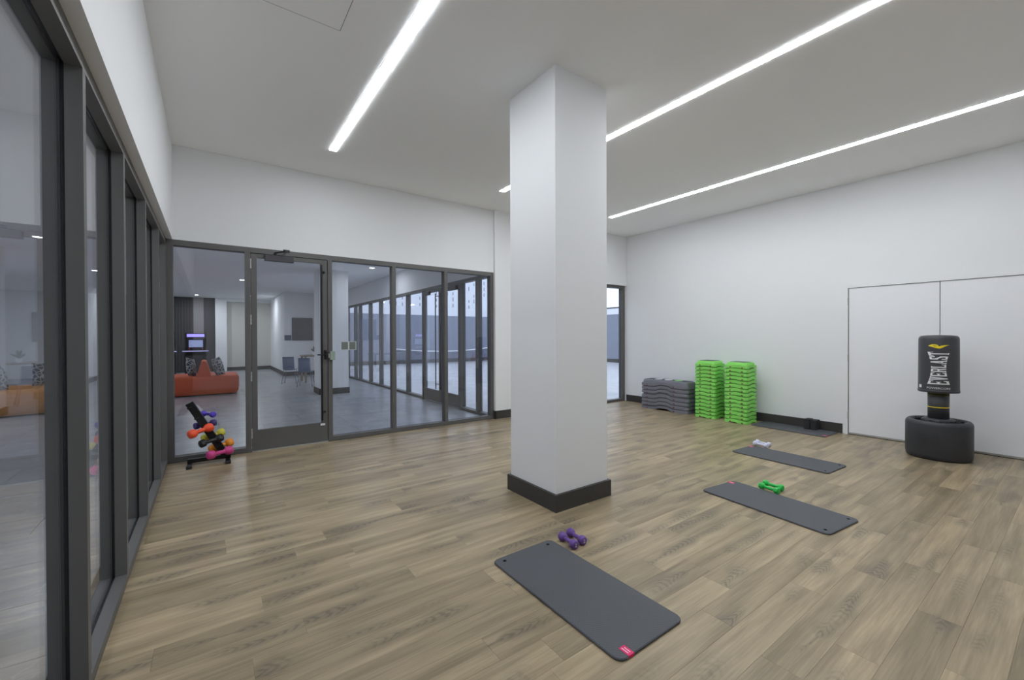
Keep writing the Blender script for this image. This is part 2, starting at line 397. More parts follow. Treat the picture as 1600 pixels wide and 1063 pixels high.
# ------------------------------------------------------------------ gym walls
DY0, DY1, DZ = .222, 2.134, 2.152      # double door opening in the right wall
struct('wall_right', MB().box(XR, XR + .15, DY1 + .012, YB + .15, 0, ZC).box(XR, XR + .15, Y0, DY0 - .012, 0, ZC).box(XR, XR + .15, DY0 - .012, DY1 + .012, DZ + .012, ZC),
       MT['wall'], 'long plain white wall on the right behind the step stacks', 'wall')
struct('wall_back', MB().box(-.58, 4.09, YB, YB + .115, ZS, ZC).box(4.09, XR, YB2, YB + .115, ZS, ZC).box(4.09, 4.75, YB2, YB + .115, 0, ZS),
       MT['wall'], 'white wall above the glazed partition with the door', 'wall')
struct('wall_left', MB().box(-.58, XLB, Y0, YB, ZS, ZC), MT['wall'], 'white wall band above the left glazed partition', 'wall')
struct('wall_front', MB().box(-.6, XR + .15, Y0 - .12, Y0, 0, ZC), MT['wall'], 'plain white wall behind the viewer', 'wall')
struct('baseboard_right', MB().box(XR - .014, XR, DY1 + .072, YB2, 0, .143), MT['base'], 'charcoal baseboard along the foot of the right wall', 'baseboard')
struct('baseboard_back', MB().box(4.078, 4.75, YB2 - .014, YB2, 0, .143).box(4.076, 4.09, YB2 - .014, YB - .001, 0, .143), MT['base'], 'short charcoal baseboard at the white pier beside the glazing', 'baseboard')
mb = MB()
for s, (ya, yb) in enumerate(((DY1 + .004, DY1 + .062), (DY0 - .062, DY0 - .004))): mb.box(XR - .016, XR, ya, yb, 0, DZ + .062)
mb.box(XR - .016, XR, DY0 - .004, DY1 + .004, DZ + .004, DZ + .062)
struct('trim_1', mb, MT['wall'], 'slim white painted frame around the double door', 'door frame')
def leaf(name, ya, yb, hinge_y, label):
    d = struct_e(name, label, 'door', (XR, (ya + yb) / 2, 0)); h = (yb - ya) / 2
    MB().box(-.002, .042, -h + .004, h - .004, .03, DZ - .002, bev=.002).build('door_leaf', MT['door'], d)
    MB().box(-.008, .03, -h + .002, h - .002, .008, .032).build('door_sweep', MT['alu'], d)
    for z in (1.956, 1.124, .282):
        mb = MB()
        for q in range(3): mb.rod((-.012, hinge_y, z - .055 + q * .037), (-.012, hinge_y, z - .021 + q * .037), .0085)
        mb.build('hinge', MT['alu'], d)
mid = 1.178
leaf('door_1', mid, DY1, (DY1 - mid) / 2 + .002, 'plain white flush door leaf with three hinges left of the punching bag')
leaf('door_2', DY0, mid, -(mid - DY0) / 2 - .002, 'plain white flush door leaf behind and right of the punching bag')
struct('door_gap_shade', MB().box(XR + .044, XR + .14, DY0 - .011, DY1 + .011, .005, DZ + .011).box(XR + .02, XR + .15, DY0 - .012, DY1 + .012, -.05, .004), MT['gasket'], 'black backing added behind and under the double door as painted gap shade', 'wall')  # near-black solid stands in for the shade in the door gaps

# ------------------------------------------------------------------ square column
t = thing('column', 'large white square column with charcoal base in the middle of the room', 'column', (2.6305, 2.931, 0))
MB().box(-.311, .311, -.3208, .3208, 0, ZC).build('shaft', MT['wall'], t)
mb = MB(); hx, hy, d, hb = .311, .3208, .0255, .143
for s in (-1, 1):
    mb.box(-hx - d, hx + d, s * (hy + d / 2) - d / 2, s * (hy + d / 2) + d / 2, 0, hb)
    mb.box(s * (hx + d / 2) - d / 2, s * (hx + d / 2) + d / 2, -hy, hy, 0, hb)
mb.build('baseboard', MT['base'], t)

# ------------------------------------------------------------------ glazed partitions
def partition(name, label, origin, rz, muls, skip_rail=(), depth=.115, glass_at=.060, zh=ZS, head=.06, sill=.05, mull_w=.055, groove=True, panes=None, cat='glazed partition'):
    """local x runs along the partition, local -y faces the room; muls = list of (x0,x1) fronts"""
    w = struct_e(name, label, cat, origin, rz)
    def profile(x0, x1, z0, z1, part, along):
        # front section, dark groove, rear section
        a, b = (.053, .077) if groove else (.06, .07)
        mb = MB().box(x0, x1, 0, a, z0, z1).box(x0, x1, b, depth, z0, z1)
        o = mb.build(part, MT['frame'], w)
        g = .008
        if along == 'z': MB().box(x0 + g, x1 - g, a, b, z0, z1).build('gasket', MT['gasket'], o)
        else: MB().box(x0, x1, a, b, z0 + (g if z0 > 1 else 0), z1 - (g if z0 < 1 else 0)).build('gasket', MT['gasket'], o)
    for (x0, x1) in muls: profile(x0, x1, 0, zh, 'mullion', 'z')
    for i in range(len(muls) - 1):
        x0, x1 = muls[i][1], muls[i + 1][0]
        profile(x0, x1, zh - head, zh, 'head_rail', 'x')
        if i in skip_rail: continue
        profile(x0, x1, 0, sill, 'sill_rail', 'x')
        MB().box(x0 - .006, x1 + .006, glass_at, glass_at + .008, sill - .006, zh - head + .006).build('glass_pane', MT['glass'], w)
    return w
# left: local x -> world +Y reversed; rotate so that local -y faces +X : rz = 90deg => local x=+Y, local y=-X
lm = [(y, y + .05) for y in (-1.66, -.65, .36, 1.37, 2.384, 3.352, 4.374, 5.423)]
lm = [(Y0, Y0 + .05)] + lm + [(YB - .05, YB + .0)]
partition('window_1', 'tall grey-framed glass partition along the left wall', (XL, 0, 0), math.pi / 2, lm, depth=.115, glass_at=.060)
# back: local x=+X, local y=+Y
bm_ = [(XL + .0, -.352), (.357, .413), (1.332, 1.388), (2.250, 2.307), (3.130, 3.187), (4.030, 4.09)]
W2 = partition('window_2', 'grey-framed glass partition at the back with a glass door, left of the column', (0, YB, 0), 0, bm_, skip_rail=(1,), head=.065, sill=.06, groove=False)
partition('window_3', 'narrow grey-framed glass partition seen right of the column', (0, YB - .004, 0), 0, [(4.75, 4.805), (5.70, 5.755), (6.65, 6.705), (7.575, 7.645)], groove=False)

def glass_door(name, label, origin, rz, w, top, stile, bot, toprail, closer=True, pull=None, lever=None, hinges=None, side=1):
    """local x from 0..w, local -y faces the viewer"""
    d = struct_e(name, label, 'door', origin, rz)
    MB().box(0, stile[0], 0, .045, .012, top, bev=.002).build('stile', MT['frame'], d)
    MB().box(w - stile[1], w, 0, .045, .012, top, bev=.002).build('stile', MT['frame'], d)
    MB().box(stile[0], w - stile[1], 0, .045, .012, bot, bev=.002).build('bottom_rail', MT['frame'], d)
    MB().box(stile[0], w - stile[1], 0, .045, top - toprail, top, bev=.002).build('top_rail', MT['frame'], d)
    MB().box(stile[0] - .005, w - stile[1] + .005, .018, .026, bot - .005, top - toprail + .005).build('glass_pane', MT['glass'], d)
    return d
D1 = glass_door('door_3', 'grey-framed glass door with closer and long pull bar in the back partition', (.418, YB + .012, 0), 0, .909, 2.53, (.066, .085), .270, .052)
for z in (2.398, 1.683, .96, .236):
    mb = MB()
    for q in range(3): mb.rod((-.002, -.010, z - .062 + q * .042), (-.002, -.010, z - .024 + q * .042), .0095)
    mb.build('hinge', MT['alu'], D1)
cl = MB().box(.15, .485, -.062, -.001, 2.445, 2.522, bev=.004).build('door_closer', MT['dark'], D1)
mb = MB().rod((.27, -.03, 2.535), (.27, -.03, 2.56), .014).rod((.27, -.035, 2.556), (.37, -.16, 2.566), .009).rod((.37, -.16, 2.57), (.40, -.02, 2.60), .009).rod((.37, -.16, 2.556), (.37, -.16, 2.585), .013)
mb.box(.365, .44, -.03, -.012, 2.585, 2.612)
mb.build('closer_arm', MT['blackmetal'], cl)
mb = MB().rod((.825, -.05, .31), (.825, -.05, 2.45), .0125)
pb = mb.build('pull_bar', MT['blackmetal'], D1)
mb = MB()
for z in (.42, 2.36): mb.rod((.825, -.05, z), (.868, -.004, z), .009).rod((.868, -.006, z), (.868, .0, z), .014)
mb.build('standoff', MT['blackmetal'], pb)
h = MB().box(.862, .896, -.014, 0, 1.150, 1.285, bev=.003).build('lock_plate', MT['blackmetal'], D1)
MB().rod((.879, -.014, 1.215), (.879, -.06, 1.215), .010).rod((.885, -.058, 1.215), (.765, -.058, 1.217), .009).build('lever', MT['blackmetal'], h)
MB().box(.81, .868, -.008, 0, .232, .262, bev=.002).build('door_stop_plate', MT['whiteplastic'], D1)
MB().box(.0, .909, -.03, .06, .0, .011, bev=.002).build('threshold', MT['alu'], D1)
st = thing('electric_strike', 'small pale metal latch box on the frame beside the glass door lever', 'latch', (1.36, YB, 1.20))
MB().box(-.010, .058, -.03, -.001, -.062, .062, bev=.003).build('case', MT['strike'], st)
MB().box(-.034, -.011, -.022, -.001, -.05, .05, bev=.002).build('keeper', MT['black'], st)
MB().box(-.03, -.015, -.026, -.0225, -.03, .032).build('latch_bolt', MT['alu'], st)
for i, lb in enumerate(('left one of two small grey plaques on the glass beside the door', 'right one of two small grey plaques on the glass beside the door')):
    s = thing('glass_plaque', lb, 'sign', (1.566 + i * .108, YB + .059, 1.335), 0, 'plaques on the glass')
    MB().box(-.053, .053, -.003, 0, -.06, .06).build('backing', MT['whiteplastic'], s)
    MB().box(-.045, .045, -.005, -.003, -.055, .055).build('face', MT['sign'], s)

# ------------------------------------------------------------------ lobby shell
LX0 = -6.5
lf = struct('floor_lobby', MB().box(LX0, -.58, Y0 - .1, YB + .12, -.08, -.0065).box(LX0, XS + .12, YB + .12, 23.0, -.08, -.0065), MT['grout'], 'grey stone tile floor of the lobby beyond the glass', 'floor')
TX, TY = .6, 1.2
tm = {}
def tile_mesh(w, l, mat):
    key = (round(w, 3), round(l, 3), mat.name)
    if key not in tm:
        b = .0012; g = .0018; lo = [Vector((sx * (w / 2 - g), sy * (l / 2 - g), -.006)) for sx, sy in ((-1, -1), (1, -1), (1, 1), (-1, 1))]
        mi = [Vector((p.x, p.y, -b)) for p in lo]; up = [Vector((p.x - math.copysign(b, p.x), p.y - math.copysign(b, p.y), 0)) for p in lo]
        tm[key] = MB().loft([lo, mi, up]).mesh('tile', mat)
    return tm[key]
far = MB(); ntile = 0
def lay(x0, x1, y0, y1):
    global ntile
    i = 0; y = y0
    while y < y1 - .01:
        yb = min(y + TX, y1); x = x0 - (TY / 2 if i % 2 else 0)
        while x < x1 - .01:
            xa, xb = max(x, x0), min(x + TY, x1)
            if xb - xa > .02:
                if xa > -3.4 and y < 15.0 and not (y < 1.5) and ntile < 298:
                    link('tile', tile_mesh(xb - xa, yb - y, MT['tile']), lf, ((xa + xb) / 2, (y + yb) / 2, 0)); ntile += 1
                else: far.box(xa + .0018, xb - .0018, y + .0018, yb - .0018, -.006, 0)
            x += TY
        y = yb; i += 1
lay(LX0, -.58, Y0, YB + .12); lay(LX0, XS - .02, YB + .12, 22.5)
fo = far.build('tiles_far_off', MT['tile'], lf); fo['kind'] = 'stuff'
struct('ceiling_lobby', MB().box(LX0, -.58, Y0 - .1, YB + .12, ZLC, ZLC + .1).box(LX0, XS + .12, YB + .12, 23, ZLC, ZLC + .1), MT['ceil'], 'white lobby ceiling with round downlights beyond the glass', 'ceiling')
struct('wall_lobby_left', MB().box(LX0 - .12, LX0, Y0, 23, 0, ZLC), MT['wall'], 'white far left wall of the lobby', 'wall')
struct('wall_lobby_front', MB().box(LX0, -.6, Y0 - .12, Y0, 0, ZLC), MT['wall'], 'white lobby wall beside the viewer', 'wall')
struct('wall_lobby_court', MB().box(XS, XS + .115, YB + .115, 22.5, ZS, ZLC + .1).box(XS, XS + .115, 16.2, 22.5, 0, ZS), MT['wall'], 'white wall over the glazing between lobby and court', 'wall')
struct('wall_roof_edge', MB().box(XS + .0, XR + .15, YB + .115, YB + .2, ZS + .0, ZC + .12).box(XS, XS + .115, YB + .115, 23, ZLC + .1, ZC + .12), MT['wall'], 'white outer wall band above the glazing towards the court', 'wall')
# far wall: slatted dark panelling, grey strip, dark door, white pillar, beige recess
slw = struct('wall_lobby_far', MB().box(LX0, 2.3, 22.6, 22.75, 0, ZLC), MT['wall'], 'far lobby wall with dark slatted panelling behind the arcade cabinets', 'wall')
MB().box(-3.4, -.594, 22.55, 22.6, 0, ZLC).build('dark_panel', MT['slat'], slw)
x = -3.4
while x < -.62:
    MB().box(x, x + .07, 22.525, 22.55, 0, ZLC).build('slat', MT['slat'], slw); x += .1
MB().box(-.594, -.242, 22.53, 22.6, 0, ZLC).build('grey_panel', MT['doorgrey'], slw)
dd = struct_e('door_4', 'dark door in the far lobby wall beside the arcade cabinet', 'door', (-.04, 22.6, 0))
MB().box(-.202, .202, -.05, 0, 0, 2.45).build('door_leaf', MT['slat'], dd); MB().box(-.202, .202, -.06, 0, 2.45, ZLC).build('transom_panel', MT['slat'], dd)
struct('wall_lobby_pillar', MB().box(.165, .575, 22.3, 22.6, 0, ZLC), MT['wall'], 'white wall pier in the far lobby right of the dark panelling', 'wall')
struct('wall_lobby_recess', MB().box(.575, 2.3, 22.5, 22.6, 0, 3.06), MT['beige'], 'beige recessed wall in the far lobby behind the glass door', 'wall')
struct('wall_lobby_recess_head', MB().box(.575, 2.3, 22.3, 22.5, 3.06, ZLC), MT['wall'], 'white head over the beige recess in the far lobby', 'wall')
struct('wall_lobby_screen', MB().box(2.27, XS, 18.0, 22.6, 0, ZLC), MT['wall'], 'white lobby wall carrying the wall-mounted screen', 'wall')
struct('baseboard_lobby', MB().box(2.256, XS, 17.986, 18.0, 0, .16).box(2.256, 2.27, 18.0, 22.5, 0, .16), MT['base'], 'charcoal baseboard of the lobby wall under the screen', 'baseboard')
struct('baseboard_recess', MB().box(.575, 2.256, 22.486, 22.5, 0, .16), MT['base'], 'charcoal baseboard of the beige recess', 'baseboard')
t = thing('column', 'white lobby column with dark base seen through the glass right of the door', 'column', (2.6, 11.85, 0))
MB().box(-.35, .35, -.35, .35, 0, ZLC).build('shaft', MT['wall'], t)
mb = MB()
for s in (-1, 1): mb.box(-.37, .37, s * .36 - .01, s * .36 + .01, 0, .15).box(s * .36 - .01, s * .36 + .01, -.35, .35, 0, .15)
mb.build('baseboard', MT['base'], t)

# second partition (lobby to court) : rz=90deg => local x=+Y, local y=-X ; want lobby side (-X) to be the front => rz=-90: local x=-Y, local y=+X
ym = [16.17, 15.15, 14.60, 13.47, 12.47, 11.40, 10.35]
mm2 = [(-y, -y + .055) for y in ym] + [(-9.34, -9.285), (-7.50, -7.445), (-6.86, -6.805), (-6.426, -6.371)]
W4 = partition('window_4', 'grey-framed glass partition between the lobby and the court', (XS, 0, 0), -math.pi / 2, mm2, skip_rail=(7,), groove=False)
for nm, xa, w, lb, st_ in (('door_5', -9.282, .886, 'farther leaf of the glass double door from lobby to court', (.07, .07)), ('door_6', -8.392, .886, 'nearer leaf of the glass double door from lobby to court', (.07, .07))):
    d = glass_door(nm, lb, (XS + .012, -xa, 0), -math.pi / 2, w, 2.53, st_, .27, .06)
    far_leaf = nm == 'door_5'
    px = w - .12 if far_leaf else .12
    MB().box((.06 if far_leaf else w - .42), (.42 if far_leaf else w - .06), -.06, -.001, 2.42, 2.50, bev=.004).build('door_closer', MT['dark'], d)
    pb = MB().rod((px, -.05, .31), (px, -.05, 2.42), .0125).build('pull_bar', MT['blackmetal'], d)
    mb = MB()
    for z in (.42, 2.36): mb.rod((px, -.05, z), (px + (.09 if far_leaf else -.09), -.002, z), .009)
    mb.build('standoff', MT['blackmetal'], pb)

# lobby downlights; the unseen and added ones are fill that brightens the lobby
dl = [(.775, 15.0, 'round downlight in the lobby ceiling above the orange seat'), (-.45, 21.2, 'round downlight above the arcade cabinet'), (3.3, 10.6, 'round downlight in the lobby ceiling seen right of the glass door'),
      (-2.4, 10.6, 'unseen fill downlight above the mustard seat'), (-2.4, 15.0, 'unseen fill downlight in the lobby ceiling beyond the mustard seat'), (-4.8, 10.6, 'unseen fill downlight near the far left lobby wall, level with the mustard seat'), (-2.4, 5.0, 'unseen fill downlight in the lobby ceiling beside the left partition, farther one'), (-2.4, 1.0, 'unseen fill downlight in the lobby ceiling beside the left partition, nearer one'), (-4.8, 3.0, 'added fill downlight near the far left lobby wall, nearest the viewer'), (-4.8, 7.0, 'added fill downlight near the far left lobby wall, second from the viewer'), (-3.6, 19.5, 'added fill downlight in the deep left end of the lobby'),
      (1.4, 20.4, 'added fill downlight before the beige recess')]
for x, y, lb in dl:
    t = thing('downlight', lb, 'downlight', (x, y, ZLC), 0, 'lobby downlights')
    MB().lathe([(.075, -.004), (.075, 0)], 20).build('trim_ring', MT['whiteplastic'], t)
    MB().lathe([(.055, -.007), (.055, -.0045)], 20).build('lens', MT['downl'], t)
    ld = bpy.data.lights.new('downlight_lamp', 'AREA'); ld.shape = 'DISK'; ld.size = .11; ld.energy = DOWNLIGHT_W * (.4 if x > 3 else 1); ld.color = (.90, .95, 1.0)
    lo = link('downlight_lamp', ld, t, (0, 0, -.009))

# ------------------------------------------------------------------ court beyond
CX1, CY1 = 18.5, 22.3
struct('floor_court', MB().box(XS + .12, CX1 + .2, YB + .13, 22.9, -.08, 0), MT['ctile'], 'pale grey court floor beyond the second partition', 'floor')
struct('wall_court_far', MB().box(XS + .12, CX1, CY1, CY1 + .15, 0, 2.72), MT['court'], 'blue-grey lower wall of the court seen through the glazing', 'wall')
struct('wall_court_right', MB().box(CX1, CX1 + .15, YB + .13, CY1 + .15, 0, 2.72), MT['court'], 'blue-grey side wall of the court seen right of the column', 'wall')
struct('baseboard_court', MB().box(XS + .12, CX1, CY1 - .02, CY1, 0, .2).box(CX1 - .02, CX1, YB + .13, CY1, 0, .2), MT['base'], 'dark base strip along the court walls', 'baseboard')
sw = struct('wall_court_screen', MB().box(XS + .12, CX1, CY1 + .02, CY1 + .12, 2.72, 7.5), MT['screenw'], 'white slotted screen above the grey court wall', 'wall')
mb = MB(); x = 5.0
while x < 17.5:
    z = 3.2 + random.uniform(-.05, .12)
    while z < 7.2:
        if random.random() < .8: mb.box(x - .022, x + .022, CY1 + .014, CY1 + .021, z, z + random.uniform(.14, .24))
        z += .36
    x += .36 + (.3 if random.random() < .2 else 0)
so = mb.build('slots', MT['slot'], sw); so['kind'] = 'stuff'
rw = struct('wall_court_window', MB().box(CX1 + .02, CX1 + .12, YB + .13, CY1, 2.72, 3.05).box(CX1 + .02, CX1 + .12, YB + .13, CY1, 4.6, 6.5), MT['screenw'], 'white wall with a high window on the far side of the court', 'wall')
for y in [8 + 1.5 * i for i in range(10)]: MB().box(CX1 + .03, CX1 + .1, y - .04, y + .04, 3.05, 4.6).build('mullion', MT['frame'], rw)
MB().box(CX1 + .01, CX1 + .13, YB + .13, CY1, 3.05, 3.13).build('sill', MT['frame'], rw)
for y in [8 + 1.5 * i for i in range(9)]: MB().box(CX1 + .06, CX1 + .07, y + .04, y + 1.46, 3.13, 4.6).build('glass_pane', MT['glass'], rw)
t = thing('court_net', 'low sports net with sagging white top tape across the court', 'net', (10.4, 20.5, 0))
n = 24; pts = [(-3.05 + 6.1 * i / n) for i in range(n + 1)]
zt = lambda x: .70 + .20 * (x / 3.05) ** 2
MB().add([Vector((x, 0, z)) for x in pts for z in (.05, zt(x))], [(2 * i, 2 * i + 2, 2 * i + 3, 2 * i + 1) for i in range(n)]).build('mesh', MT['net'], t)
mb = MB()
for i in range(n): mb.rod((pts[i], 0, zt(pts[i])), (pts[i + 1], 0, zt(pts[i + 1])), .028, 6)
mb.build('top_tape', MT['white'], t)
for s in (-1, 1): MB().rod((s * 3.08, 0, 0), (s * 3.08, 0, .95), .035).build('post', MT['frame'], t)

# ------------------------------------------------------------------ lobby furniture
def ottoman(name, label, loc, rz, mat, w, d, wx=0):
    t = thing(name, label, 'seat', loc, rz)
    hx, hy = w / 2, d / 2
    rings = [[p for p in rrect(hx - .05, hy - .05, .07, .03)], rrect(hx - .015, hy - .015, .09, .10), rrect(hx, hy, .10, .22), rrect(hx, hy, .10, .43), rrect(hx - .012, hy - .012, .09, .47), rrect(hx - .04, hy - .04, .07, .485)]
    smooth_by_angle(MB().loft(rings).build('seat', mat, t), 50)
    prof = []
    for a in range(0, 181, 15): prof.append((wx + .065 * math.cos(math.radians(a)), .80 + .06 * math.sin(math.radians(a))))
    prof = [(wx + .155, .47)] + prof + [(wx - .155, .47)]
    r0 = [Vector((x, -hy + .12, z)) for x, z in prof]; r1 = [Vector((x, hy - .12, z)) for x, z in prof]
    smooth_by_angle(MB().loft([r0, r1]).build('backrest', mat, t), 40)
    for sx in (-.42, .42):
        MB().box(hx * sx * 2 * .75 - .003, hx * sx * 2 * .75 + .003, -hy + .05, hy - .05, .484, .487).build('seam', MT['seam'], t)
    MB().box(-hx + .15, hx - .15, -hy + .15, hy - .15, 0, .03).build('plinth', MT['black'], t)
    return t
def cushion(label, loc, rot):
    n = 12; vs = []; fs = []
    s = .235
    for side in (1, -1):
        base = len(vs)
        for i in range(n + 1):
            for j in range(n + 1):
                u, v = 2 * i / n - 1, 2 * j / n - 1
                th = .075 * ((1 - u ** 2) * (1 - v ** 2)) ** .45
                k = 1 - .06 * (u * u * (1 - v * v) * 0 + (1 - u * u) * v * v + (1 - v * v) * u * u)
                vs.append(Vector((u * s * k, side * th, v * s * k)))
        for i in range(n):
            for j in range(n):
                a = base + i * (n + 1) + j; q = (a, a + 1, a + n + 2, a + n + 1); fs.append(q if side < 0 else tuple(reversed(q)))
    o = MB().add(vs, fs).build('throw_cushion', MT['cush'], None, True, loc, rot)
    return tag(o, label, 'cushion', 'patterned cushions on the lobby seats')
ottoman('lounge_seat', 'burnt orange upholstered lounge seat with central wedge backrest behind the glass', (-.36, 13.75, 0), 0, MT['orange'], 1.92, 1.42, .21)
cushion('grey patterned cushion left of the wedge on the orange seat', (-.41, 13.42, .715), (math.radians(-8), math.radians(8), math.radians(72)))
cushion('grey patterned cushion right of the wedge on the orange seat', (.15, 13.25, .715), (math.radians(12), math.radians(-10), math.radians(-68)))
ottoman('lounge_seat', 'mustard upholstered lounge seat in the lobby beyond the left partition', (-3.55, 12.3, 0), math.radians(8), MT['mustard'], 2.4, 1.5)
cushion('grey patterned cushion on the near side of the mustard seat', (-3.2, 11.9, .715), (math.radians(10), math.radians(-8), math.radians(-60)))
cushion('grey patterned cushion on the far side of the mustard seat', (-2.75, 12.7, .72), (math.radians(-5), 0, math.radians(30)))

def arcade(label, loc, glow_screen, glow_top):
    t = thing('arcade_cabinet', label, 'arcade cabinet', loc, 0, 'arcade cabinets')
    prof = [(-.32, 0), (.38, 0), (.38, 1.66), (-.12, 1.66), (-.14, 1.46), (.06, 1.40), (.02, 1.06), (-.34, .96), (-.34, .80), (-.27, .74)]
    for s in (-1, 1):
        x0, x1 = s * .30, s * .33
        MB().loft([[Vector((min(x0, x1), y, z)) for y, z in prof], [Vector((max(x0, x1), y, z)) for y, z in prof]]).build('side_panel', MT['arcade'], t)
    MB().box(-.3, .3, -.26, .36, .02, .80).box(-.3, .3, .10, .36, .80, 1.44).build('body', MT['arcade'], t)
    MB().box(-.3, .3, -.125, .36, 1.46, 1.64).build('marquee_box', MT['arcade'], t)
    MB().box(-.27, .27, -.145, -.126, 1.50, 1.61).build('marquee', glow_top, t)
    MB().box(-.22, .22, .085, .10, 1.10, 1.38).build('screen', glow_screen, t)
    cp = MB().box(-.42, .42, -.42, .02, .93, .985, bev=.01).build('control_panel', MT['arcade'], t)
    MB().box(-.40, .40, -.432, -.421, .945, .975).build('panel_edge', MT['panelglow'], cp)
    for s in (-1, 1):
        MB().rod((s * .2, -.2, .985), (s * .2, -.2, 1.05), .008).lathe([(.004, 0), (.02, .012), (.02, .03), (.004, .042)], 10, Matrix.Translation((s * .2, -.2, 1.045))).build('joystick', MT['tag'], cp)
    return t
arcade('black arcade cabinet with glowing violet marquee behind the orange seat', (-.47, 20.35, 0), MT['screen'], MT['marquee'])
arcade('black arcade cabinet with green lights at the partition corner', (-1.42, 20.2, 0), MT['screen'], MT['greenglow'])

t = thing('wall_screen', 'dark flat screen mounted on the white lobby wall', 'television', (2.89, 17.998, 1.79))
MB().box(-.36, .36, -.06, 0, -.43, .43, bev=.006).build('housing', MT['black'], t); MB().box(-.345, .345, -.064, -.06, -.415, .415).build('panel', MT['tv'], t)
t = thing('wall_sign', 'small blue-grey sign on the white wall left of the wall screen', 'sign', (2.39, 17.998, 1.46))
MB().box(-.115, .115, -.02, 0, -.1, .1, bev=.003).build('board', MT['picture'], t)

def side_chair(label, loc, rz):
    t = thing('side_chair', label, 'chair', loc, rz, 'blue-grey side chairs')
    n = 8; seat = []; 
    rg = []
    for (y, z) in [(.22, .45), (.05, .435), (-.14, .44), (-.20, .48), (-.235, .60), (-.27, .76), (-.285, .86)]:
        rg.append((y, z))
    vs = []; fs = []
    for th in (0, .014):
        for i, (y, z) in enumerate(rg):
            for j in range(n + 1):
                u = 2 * j / n - 1; w = .175 - .015 * (i / 6)
                vs.append(Vector((u * w, y + (.02 * u * u if i > 3 else 0) - (th if i > 2 else 0), z + (.015 * u * u if i <= 3 else 0) - (th if i <= 2 else 0))))
    m = n + 1; L_ = len(rg) * m
    for s in (0, 1):
        for i in range(len(rg) - 1):
            for j in range(n):
                a = s * L_ + i * m + j; q = (a, a + 1, a + m + 1, a + m); fs.append(tuple(reversed(q)) if s == 0 else q)
    for i in range(len(rg) - 1):
        for j in (0, n):
            a = i * m + j; fs.append((a, a + m, a + m + L_, a + L_))
    for j in range(n):
        for i in (0, len(rg) - 1):
            a = i * m + j; fs.append((a, a + 1, a + 1 + L_, a + L_))
    MB().add(vs, fs).build('shell', MT['chair'], t, True)
    for sx in (-1, 1):
        for sy in (-1, 1):
            MB().rod((sx * .15, sy * .13, .43), (sx * .21, sy * .21, 0), .008, 8).build('leg', MT['wire'], t)
        MB().rod((sx * .2, -.2, .03), (sx * .2, .2, .03), .006, 8).build('stretcher', MT['wire'], t)
    return t
side_chair('nearer blue-grey shell chair with wire legs seen through the glass door', (2.30, 13.75, 0), math.radians(-20))
side_chair('farther blue-grey shell chair below the small wall sign', (2.05, 14.95, 0), math.radians(-20))
t = thing('console_table', 'brown table behind the blue-grey chairs in the lobby', 'table', (3.02, 15.2, 0))
MB().box(-.6, .6, -.4, .4, .84, .88, bev=.004).build('tabletop', MT['tabletop'], t)
for sx in (-.54, .54):
    for sy in (-.34, .34): MB().box(sx - .03, sx + .03, sy - .03, sy + .03, 0, .84).build('leg', MT['tabletop'], t)
t = thing('potted_plant', 'small potted plant on the brown lobby table', 'plant', (2.78, 15.05, .88))
MB().lathe([(.05, 0), (.065, .1), (.06, .1), (.055, .09)], 16).build('pot', MT['whiteplastic'], t)
for i in range(9):
    a = i * 2.4; r = .06 + .05 * (i % 3) / 2; zz = .2 + .04 * (i % 4)
    b0 = Vector((0, 0, .09)); tip = Vector((r * 1.6 * math.cos(a), r * 1.6 * math.sin(a), zz)); mdl = (b0 + tip) / 2 + Vector((0, 0, .03)); sd = Vector((-math.sin(a), math.cos(a), 0)) * .025
    MB().add([b0, mdl - sd, tip, mdl + sd], [(0, 1, 2), (0, 2, 3)]).build('leaf', MT['leaf'], t)

